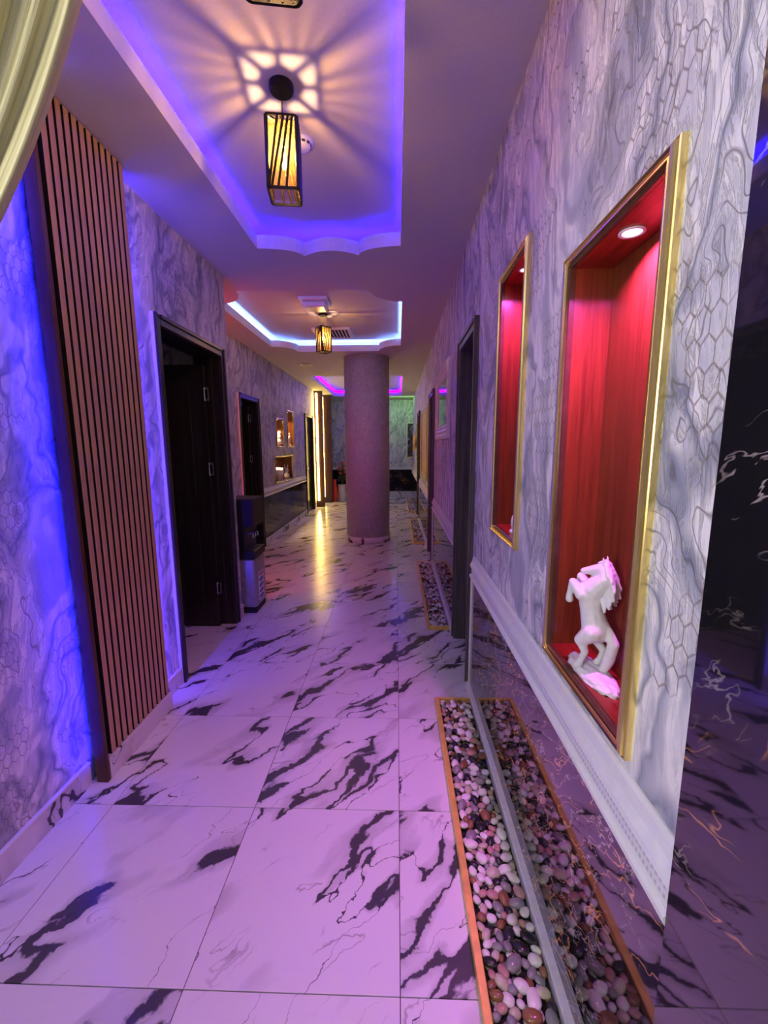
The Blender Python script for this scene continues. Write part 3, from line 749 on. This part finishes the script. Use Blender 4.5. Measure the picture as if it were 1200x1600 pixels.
def pendant(loc, rot, label, zt=ZT, drop=.150, H=.265, Wd=.064, power=20):
    o = thing('pendant_lamp', (loc[0], loc[1], zt), label, 'pendant lamp', 'caged pendant lamps along the corridor')
    o.rotation_euler = (0, 0, R(rot))
    def part(name, bm, m, p=None, sm=False):
        q = obj(name, bm, m, None, sm); q.parent = p or o; return q
    bm = bmesh.new(); lathe(bm, [(0, -.026), (.044, -.026), (.050, -.020), (.050, 0)], 28); part('ceiling_rose', bm, M['black_metal'], sm=False)
    bm = bmesh.new(); tube(bm, [(0, 0, -.024), (0, 0, -drop+.012)], .0022, 8); part('cord', bm, M['black_metal'])
    zt_, zb = -drop, -drop-H
    bm = bmesh.new(); lathe(bm, [(.006, .016), (.012, .008), (.014, -.03), (.016, -.045), (.016, -.055)], 16, (0, 0, zt_)); part('socket', bm, M['gold'], sm=True)
    def rsq(h, r, n=5): return [(h-r if sx > 0 else -(h-r)) and ((sx*(h-r)) + r*math.cos(R(a0+90*i/n)), (sy*(h-r)) + r*math.sin(R(a0+90*i/n))) for sx, sy, a0 in ((1, 1, 0), (-1, 1, 90), (-1, -1, 180), (1, -1, 270)) for i in range(n+1)]
    def hoop(z, th=.0045):
        bm = bmesh.new(); pts = rsq(Wd, .016); n = len(pts); rg = []
        for i, (x, y) in enumerate(pts):
            c = Vector((x, y, 0)).normalized()
            rg.append([bm.verts.new((x+c.x*dx, y+c.y*dx, z+dz)) for dx, dz in ((th, -th), (th, th), (-th, th), (-th, -th))])
        for i in range(n):
            for k in range(4): bm.faces.new((rg[i][k], rg[i][(k+1)%4], rg[(i+1)%n][(k+1)%4], rg[(i+1)%n][k]))
        return bm
    part('rim', hoop(zt_), M['black_metal']); part('rim', hoop(zb), M['black_metal'])
    bm = bmesh.new(); lathe(bm, [(0, .003), (.040, .003), (.040, -.003), (0, -.003)], 20, (0, 0, zt_))
    for k in range(8):
        a = math.pi/4*k; L_ = Wd*(1.0 if k % 2 == 0 else 1.30); tube(bm, [(0, 0, zt_), (L_*math.cos(a), L_*math.sin(a), zt_)], .0075, 6)
    part('top_cross', bm, M['black_metal'])
    for f in range(4):
        mrot = Matrix.Rotation(math.pi/2*f, 4, 'Z')
        bars = [(-.98, -.98), (-.25, -.98), (.16, -.80), (.46, -.36), (.74, .20), (.98, .98)]
        for (a, b) in bars:
            bm = bmesh.new(); tube(bm, [mrot @ Vector((a*Wd*.92, -Wd, zt_)), mrot @ Vector((max(-1, b)*Wd*.92, -Wd, zb))], .0052, 6); part('cage_bar', bm, M['black_metal'])
        bm = bmesh.new(); d = Wd-.006
        bx(bm, -d+.003, d-.003, -d, -d+.002, zb+.012, zt_-.012); bmesh.ops.transform(bm, matrix=mrot, verts=bm.verts[:]); part('glass_pane', bm, M['amber'])
    bm = bmesh.new(); zc = zt_-.055
    lathe(bm, [(.013, 0), (.018, -.015), (.030, -.055), (.032, -.075), (.026, -.100), (.012, -.115), (0, -.118)], 20, (0, 0, zc)); bl = part('bulb', bm, M['bulb'], sm=True)
    bm = bmesh.new()
    for k in range(4):
        a = math.pi/2*k; tube(bm, [(.006*math.cos(a), .006*math.sin(a), zc-.02), (.011*math.cos(a), .011*math.sin(a), zc-.085)], .0012, 5)
    part('filament', bm, M['filament'], bl)
    d = bpy.data.lights.new('pendant_bulb_light', 'POINT'); d.energy = power; d.color = WARM; d.shadow_soft_size = .012
    lo = bpy.data.objects.new('pendant_bulb_light', d); COL.objects.link(lo); lo.location = (loc[0], loc[1], zt+zc-.05)
    return o
pendant((-.485, 1.975), 8, 'caged black pendant lamp with amber glow in the blue lit tray')
pendant((-.296, 1.120), 8, 'caged pendant lamp cut off by the top edge of the photo')
pendant((-.835, 4.99), 40, 'small caged pendant lamp in the white lit second tray', power=14)

# ------------------------------------------------------------------ ceiling fittings
sd = thing('smoke_detector', (-.47, 2.30, ZT), 'round white smoke detector behind the first pendant lamp', 'smoke detector')
bm = bmesh.new(); lathe(bm, [(0, -.034), (.034, -.032), (.040, -.024), (.042, -.012), (.052, -.010), (.053, 0)], 28, (-.47, 2.30, ZT)); obj('housing', bm, M['plastic_white'], sd, True)
for k in range(10):
    a = 2*math.pi*k/10; bm = bmesh.new(); bx(bm, .0385, .0425, -.008, .008, -.024, -.014)
    bmesh.ops.transform(bm, matrix=Matrix.Translation((-.47, 2.30, ZT)) @ Matrix.Rotation(a, 4, 'Z'), verts=bm.verts[:]); obj('vent_slot', bm, M['dark_slot'], sd)
cb = thing('ceiling_unit', (-.84, 4.55, ZT), 'white boxy ceiling unit in front of the second pendant lamp', 'ceiling unit')
bm = bmesh.new(); bx(bm, -.99, -.70, 4.42, 4.72, ZT-.030, ZT, .008); obj('base_plate', bm, M['plastic_white'], cb)
bm = bmesh.new(); bx(bm, -.965, -.725, 4.47, 4.68, ZT-.085, ZT-.030, .018); obj('housing', bm, M['plastic_white'], cb)
av = thing('air_vent', (-.84, 5.78, ZT), 'square slatted air vent in the second ceiling tray', 'air vent')
bm = bmesh.new(); y0, y1, x0, x1 = 5.55, 6.06, -1.08, -.60
for a in ((x0, x0+.04, y0, y1), (x1-.04, x1, y0, y1), (x0+.04, x1-.04, y0, y0+.04), (x0+.04, x1-.04, y1-.04, y1)): bx(bm, *a, ZT-.022, ZT)
obj('frame', bm, M['plastic_white'], av); obj('duct', BX(x0+.04, x1-.04, y0+.04, y1-.04, ZT-.004, ZT-.001), M['dark_slot'], av)
for k in range(9):
    x = x0+.06+k*.043; bm = bmesh.new(); bx(bm, -.016, .016, y0+.04, y1-.04, -.0015, .0015)
    bmesh.ops.transform(bm, matrix=Matrix.Translation((x, 0, ZT-.013)) @ Matrix.Rotation(R(38), 4, 'Y'), verts=bm.verts[:]); obj('vent_slat', bm, M['plastic_white'], av)
cs = thing('ceiling_speaker', (-1.48, 7.1, ZC), 'round flush ceiling speaker between second and third trays', 'speaker')
bm = bmesh.new(); lathe(bm, [(.085, -.002), (.10, -.010), (.105, -.004), (.105, 0)], 28, (-1.48, 7.1, ZC)); obj('ring', bm, M['plastic_white'], cs, True)
bm = bmesh.new(); lathe(bm, [(0, -.006), (.08, -.005), (.085, -.002)], 28, (-1.48, 7.1, ZC)); obj('grille', bm, plain('speaker_grille', (.35, .33, .34), .6), cs, True)
el = thing('added_fill_lamp', (-.45, -1.2, ZC), 'round white fill light body added on the ceiling behind the viewer', 'added fill lamp')  # made-up housing for the ceiling fill light, out of view
bm = bmesh.new(); lathe(bm, [(0, -.05), (.24, -.05), (.27, -.04), (.28, 0)], 32, (-.45, -1.2, ZC)); obj('housing', bm, M['plastic_white'], el, True)

sl_ = thing('added_fill_panel', (XL, -.55, 1.35), 'white fill light panel added on the left wall behind the viewer', 'wall lamp')  # made-up fixture carrying the wall and upward fill lights, out of view
bm = bmesh.new(); bx(bm, XL, XL+.04, -.73, -.37, 1.32, 2.18, .006); obj('back_plate', bm, M['black_metal'], sl_)
bm = bmesh.new(); bx(bm, XL+.04, XL+.07, -.71, -.39, 1.34, 2.16, .010); obj('diffuser', bm, M['plastic_white'], sl_)
# ------------------------------------------------------------------ column
co = thing('column', (-.47, 6.67, 0), 'thick round column wrapped in mottled grey covering', 'column', kind='structure')
bm = bmesh.new(); lathe(bm, [(.342, .095), (.342, ZC)], 64, (-.47, 6.67, 0)); obj('shaft', bm, M['column'], co, True)
bm = bmesh.new(); lathe(bm, [(.342, .095), (.352, .095), (.356, .088), (.356, 0)], 64, (-.47, 6.67, 0)); obj('marble_base', bm, M['marble'], co, True)

# ------------------------------------------------------------------ water dispenser at the corner
wd = thing('water_dispenser', (-1.42, 3.75, 0), 'silver and black water dispenser standing behind the left wall corner', 'water dispenser')
x0, x1, y0, y1 = -1.60, -1.262, 3.585, 3.88
bm = bmesh.new(); bx(bm, x0, x1-.012, y0+.01, y1-.01, 0, .045); obj('plinth', bm, M['plastic_black'], wd)
bm = bmesh.new(); bx(bm, x0, x1, y0, y1, .045, .500, .030); obj('cabinet', bm, plain('grey_silver_paint', (.34, .34, .37), .35, .4), wd, True)
bm = bmesh.new(); bx(bm, x0, x1+.004, y0-.004, y1+.004, .500, .575, .012); obj('drip_tray', bm, M['plastic_black'], wd)
bm = bmesh.new(); bx(bm, x0, x1-.075, y0+.008, y1-.008, .575, .80, .006); obj('tap_recess', bm, M['plastic_black'], wd)
for y in (3.66, 3.72, 3.78):
    bm = bmesh.new(); tube(bm, [(x1-.076, y, .715), (x1-.030, y, .715), (x1-.028, y, .68)], .009, 8); obj('tap', bm, M['hinge'], wd)
bm = bmesh.new(); bx(bm, x0, x1+.006, y0-.006, y1+.006, .79, 1.035, .008); hd = obj('head', bm, M['plastic_black'], wd)
s = N('sticker_print'); tc = s.n('TexCoord').outputs['Generated']; sep = s.n('SeparateXYZ'); s.l(tc, sep.inputs[0])
yy, zz = sep.outputs[1], sep.outputs[2]
band = s.math('FRACT', s.math('MULTIPLY', zz, 5.0)); dd = s.math('ADD', s.math('POWER', s.math('MULTIPLY', s.math('SUBTRACT', yy, .5), 2.4), 2.0), s.math('POWER', s.math('MULTIPLY', s.math('SUBTRACT', band, .5), 2.6), 2.0))
oval = s.math('LESS_THAN', dd, 1.0)
c = s.mix(oval, (.75, .76, .80), s.mix(s.math('GREATER_THAN', zz, .8), (.05, .10, .38), (.45, .12, .10)))
M['sticker'] = s.set(c, .35)
obj('sticker', BX(x1, x1+.0015, y0+.075, y0+.215, .10, .36), M['sticker'], wd)

# ------------------------------------------------------------------ pictures on the right wall
s = N('dark_abstract_print'); p = s.n('TexCoord').outputs['Object']
n = s.noise(p, 7, 6, .7, 1.5).outputs[0]
s.set(s.ramp(n, [(.40, (.010, .010, .014)), (.55, (.05, .05, .06)), (.68, (.40, .40, .42))]), .04, ior=1.8); M['print'] = s.m
M['silver_frame'] = plain('cream_silver_frame', (.82, .75, .60), .3, .2)
def picture(name, ya, yb, za, zb, fw, m, art, label, cat='picture'):
    o = thing(name, (XR, (ya+yb)/2, za), label, cat)
    bm = bmesh.new(); frame_x(bm, XR, -1, ya, yb, za, zb, [(0, 0), (0, .022), (fw*.25, .030), (fw*.35, .020), (fw*.55, .026), (fw*.7, .016), (fw*.85, .020), (fw, .012), (fw, .004)]); obj('frame', bm, m, o)
    obj('canvas', BX(XR-.008, XR-.002, ya+fw*.98, yb-fw*.98, za+fw*.98, zb-fw*.98), art, o)
    return o
picture('framed_picture', 3.77, 4.92, 1.55, 2.235, .13, M['silver_frame'], M['print'], 'silver cream framed dark glossy picture on the right wall')
s = N('gold_abstract_print'); p = s.n('TexCoord').outputs['Object']
n = s.noise(s.map(p, (1, 3, .8)), 5, 5, .6, 1).outputs[0]
s.set(s.ramp(n, [(.35, (.28, .11, .03)), (.5, (.70, .40, .12)), (.65, (.90, .68, .28))]), .3, .25); M['goldart'] = s.m
picture('gold_wall_panel', 6.30, 7.75, .96, 2.09, .08, M['gold'], M['goldart'], 'tall gold framed ornamental panel beyond the second right door', 'wall panel')
bp = thing('framed_picture', (.47, YE, 1.15), 'dark picture with pale frame on the far end wall', 'picture')
bm = bmesh.new()
for a in ((.27, .30, 1.14, 2.16), (.66, .69, 1.14, 2.16), (.30, .66, 2.13, 2.16), (.30, .66, 1.14, 1.17)): bx(bm, a[0], a[1], YE-.03, YE, a[2], a[3], .004)
obj('frame', bm, M['silver_frame'], bp); obj('canvas', BX(.30, .66, YE-.012, YE-.002, 1.17, 2.13), M['print'], bp)
# gilded wall flower
fl = thing('gilded_flower_ornament', (XR, 9.75, 1.55), 'yellow gold flower ornament on the far right wall', 'wall ornament')
obj('mounting_plate', BX(XR-.02, XR, 9.58, 9.92, 1.16, 1.98, bev=.004), M['gold'], fl)
pet = None
for k in range(11):
    a = 2*math.pi*k/11
    if pet is None:
        bm = bmesh.new(); bmesh.ops.create_uvsphere(bm, u_segments=10, v_segments=6, radius=1, matrix=Matrix.Translation((-.03, 0, .12)) @ Matrix.Rotation(R(-22), 4, 'Y') @ Matrix.Diagonal((.012, .032, .10, 1)))
        q = obj('petal', bm, plain('yellow_gilt', (.85, .60, .18), .35, .35), fl, True); pet = q.data
    else: q = link(bpy.data.objects.new('petal', pet), fl)
    q.location = (XR-.02, 9.75, 1.55); q.rotation_euler = (a, 0, 0)
bm = bmesh.new(); bmesh.ops.create_icosphere(bm, subdivisions=2, radius=.03, matrix=Matrix.Translation((XR-.05, 9.75, 1.55))); obj('flower_centre', bm, M['gold'], fl, True)

# ------------------------------------------------------------------ small niches on the set-back wall
M['niche_wood'] = wood('amber_niche_wood', (.16, .05, .015), (.30, .11, .03), .8, .35)
emit_warm = emit('warm_led_lens', (1.0, .85, .6), 14)
figs = ['seated white figurine in the left upper small niche', 'slim white figurine in the right upper small niche']
for k, ((ya, yb), (za, zb)) in enumerate(LN):
    o = thing('small_niche', (XS, (ya+yb)/2, za), ['small upper niche with a seated figurine on the set back wall', 'taller upper niche with a slim figurine on the set back wall', 'wide lower niche with two figurines on the set back wall'][k], 'niche', 'small niches on the set back wall')
    t, xb = .012, XS-.16
    for nm, a in (('back_panel', (xb-t, xb, ya-t, yb+t, za-t, zb+t)), ('side_panel', (xb, XS+.002, ya-t, ya, za-t, zb+t)), ('side_panel', (xb, XS+.002, yb, yb+t, za-t, zb+t)), ('top_panel', (xb, XS+.002, ya, yb, zb, zb+t)), ('shelf', (xb, XS+.002, ya, yb, za-t, za))):
        obj(nm, BX(*a), M['niche_wood'], o)
    bm = bmesh.new(); frame_x(bm, XS, 1, ya-.028, yb+.028, za-.028, zb+.028, [(0, 0), (0, .015), (.010, .018), (.020, .012), (.029, .010), (.029, -.003)]); obj('gold_frame', bm, M['gold'], o)
    ys = (ya+yb)/2 if k < 2 else ya+.46
    bm = bmesh.new(); lathe(bm, [(0, -.002), (.028, -.002), (.034, 0)], 16, (XS-.07, ys, zb)); obj('spot_lens', bm, emit_warm, o)
    area('small_niche_spot', (XS-.07, ys, zb-.006), (0, 0, -1), .05, .05, 4.5, (1.0, .62, .28), 'DISK', 110)
def figurine(name, loc, label, kind):
    o = thing(name, loc, label, 'figurine')
    bm = bmesh.new()
    if kind == 'seated':
        blob(bm, (0, 0, .06), (.045, .075, .06)); blob(bm, (0, .01, .14), (.038, .048, .06)); blob(bm, (0, .03, .215), (.034, .038, .04)); capsule(bm, (.03, .05, .10), (.035, .07, .03), .02, .018); capsule(bm, (-.03, .05, .10), (-.035, .07, .03), .02, .018)
    elif kind == 'slim':
        lathe(bm, [(.035, 0), (.036, .015), (.012, .03)], 16); capsule(bm, (0, 0, .02), (0, .005, .13), .018, .026); blob(bm, (0, .005, .16), (.024, .03, .035)); blob(bm, (0, .01, .215), (.018, .02, .022)); capsule(bm, (0, .02, .16), (0, .06, .22), .011, .007); capsule(bm, (0, -.01, .16), (0, -.05, .13), .011, .007)
    elif kind == 'elephant':
        blob(bm, (0, 0, .145), (.075, .13, .085)); blob(bm, (0, .15, .16), (.055, .06, .06)); capsule(bm, (0, .20, .15), (0, .23, .05), .022, .013)
        for sx in (-1, 1):
            for sy in (-.08, .08): capsule(bm, (sx*.045, sy, .12), (sx*.045, sy, .02), .032, .030)
            blob(bm, (sx*.06, .12, .17), (.012, .045, .055))
    else:
        blob(bm, (0, 0, .06), (.045, .06, .062)); blob(bm, (0, .02, .15), (.035, .04, .04))
        for sx in (-1, 1): capsule(bm, (sx*.018, .01, .17), (sx*.03, -.005, .25), .013, .009); capsule(bm, (sx*.03, .04, .07), (sx*.03, .055, .015), .015, .014)
    skin('body', bm, M['statue'], o, .006, 3)
figurine('seated_figurine', (XS-.05, 7.37, 1.50), figs[0], 'seated')
figurine('slim_figurine', (XS-.05, 8.09, 1.50), figs[1], 'slim')
figurine('elephant_figurine', (XS-.08, 7.32, .90), 'chunky white animal figurine in the wide lower niche', 'elephant')
figurine('rabbit_figurine', (XS-.05, 7.78, .90), 'upright white figurine with long ears in the wide lower niche', 'rabbit')

# ------------------------------------------------------------------ glowing LED fins on the set-back wall
emit_y = emit('warm_yellow_led', YELLOW, 55)
for k, (y, xe) in enumerate(((10.36, -1.80), (11.15, -1.72))):
    o = thing('led_wall_fin', (XS, y, 0), ['dark vertical wall fin with yellow LED nearest the closed door', 'dark vertical wall fin with yellow LED beside the vases'][k], 'wall fin', 'LED fins on the set back wall')
    obj('board', BX(XS, xe, y, y+.09, .0, ZC-.01, bev=.003), M['brown_fin'], o)
    for q, (za, zb) in enumerate(((.16, 1.0), (1.01, 1.86), (1.87, 2.74))):
        bm = bmesh.new(); bx(bm, XS+.045, XS+.085, y-.022, y-.001, za, zb, .004); obj('led_tube', bm, emit_y, o)

# ------------------------------------------------------------------ vases and flowers in the far corner
rv = thing('tall_vase', (-1.70, 11.42, 0), 'slim glossy orange red floor vase beside the LED fin', 'vase')
bm = bmesh.new(); lathe(bm, [(0, 0), (.055, 0), (.068, .02), (.080, .18), (.076, .32), (.055, .46), (.044, .55), (.056, .60), (.050, .60), (.04, .55), (0, .52)], 28, (-1.70, 11.42, 0)); obj('vase_body', bm, M['red_vase'], rv, True)
pv = thing('white_planter', (-1.51, 11.46, 0), 'white tapered floor planter half hidden by the column', 'planter')
bm = bmesh.new(); lathe(bm, [(0, 0), (.085, 0), (.09, .01), (.105, .44), (.110, .46), (.100, .46), (.095, .43), (0, .41)], 28, (-1.51, 11.46, 0)); obj('planter_body', bm, M['plastic_white'], pv, True)
bq = thing('flower_bouquet', (-1.53, 11.46, .46), 'orange and pink artificial flower bouquet in the white planter', 'bouquet')
fm = [plain('orange_petals', (.62, .14, .05), .5, var=.3), plain('pink_petals', (.60, .26, .26), .5, var=.3), plain('dark_leaves', (.05, .07, .04), .5, var=.4)]
rnd = random.Random(3)
bm = bmesh.new(); tips = []
for k in range(46):
    a = rnd.uniform(0, 6.28); rr = rnd.uniform(.03, .19); h = rnd.uniform(.16, .68)*(1-.25*rr/.19)
    tip = Vector((-1.47+rr*math.cos(a), 11.46+rr*math.sin(a), .46+h)); tips.append(tip)
    tube(bm, [(-1.51, 11.46, .42), Vector((-1.51, 11.46, .48)).lerp(tip, .5)+Vector((0, 0, .05)), tip], .004, 5)
obj('stems', bm, fm[2], bq)
for k, tip in enumerate(tips):
    bm = bmesh.new(); n_ = 6
    if tip.z < .74:
        for j in range(4):
            bmesh.ops.create_icosphere(bm, subdivisions=1, radius=1, matrix=Matrix.Translation(tip) @ Euler((rnd.uniform(-1, 1), rnd.uniform(-1, 1), j*1.6)).to_matrix().to_4x4() @ Matrix.Translation((.045, 0, 0)) @ Matrix.Diagonal((.05, .02, .006, 1)))
        obj('leaf_spray', bm, fm[2], bq, True)
    else:
        for j in range(n_):
            bmesh.ops.create_icosphere(bm, subdivisions=1, radius=1, matrix=Matrix.Translation(tip) @ Euler((0, R(-25), j*6.28/n_)).to_matrix().to_4x4() @ Matrix.Translation((.028, 0, 0)) @ Matrix.Diagonal((.030, .020, .007, 1)))
        obj('blossom', bm, fm[k % 2], bq, True)

# ------------------------------------------------------------------ gathered curtain close to the viewer
cu = thing('gathered_curtain', (-.6, .5, ZC-.05), 'cream string curtain swept aside in the top left corner', 'curtain')
bm = bmesh.new(); uvl = bm.loops.layers.uv.new('UVMap'); NU, NV = 170, 44; grid = []
def bez(t, a, b, c, d): return a*(1-t)**3 + 3*b*t*(1-t)**2 + 3*c*t*t*(1-t) + d*t**3
for i in range(NU+1):
    u = i/NU; col = []
    A = Vector((-.13-1.1*u, ZC-.02)); B = Vector((-.28-.95*u, 1.9+.12*u)); C_ = Vector((-.45-.80*u, 1.45+.22*u)); D = Vector((-1.30, 1.25+.10*u))
    for j in range(NV+1):
        t = j/NV*.97; pnt = bez(t, A, B, C_, D)
        amp = .026*(1-.6*t)
        yy = .50 + amp*math.sin(u*46 + 1.2*math.sin(u*9)) + .012*math.sin(u*117+t*2) + .005*math.sin(u*330)
        col.append(bm.verts.new((pnt.x + .004*math.sin(u*200), yy, pnt.y)))
    grid.append(col)
for i in range(NU):
    for j in range(NV):
        f = bm.faces.new((grid[i][j], grid[i+1][j], grid[i+1][j+1], grid[i][j+1]))
        for lp, (a, b) in zip(f.loops, ((i, j), (i+1, j), (i+1, j+1), (i, j+1))): lp[uvl].uv = (a/NU, b/NV)
c = obj('curtain_strings', bm, M['curtain'], cu, True); sol = c.modifiers.new('thickness', 'SOLIDIFY'); sol.thickness = .004
bm = bmesh.new(); tube(bm, [(XL+.005, .5, ZC-.035), (XR-.03, .5, ZC-.035)], .012, 12); obj('curtain_rod', bm, M['hinge'], cu, True)
bm = bmesh.new(); tube(bm, [(XL+.002, .5, 1.31), (-1.31, .5, 1.31)], .010, 8); bmesh.ops.create_icosphere(bm, subdivisions=2, radius=.022, matrix=Matrix.Translation((-1.30, .5, 1.31))); obj('tieback_hook', bm, M['gold'], cu, True)
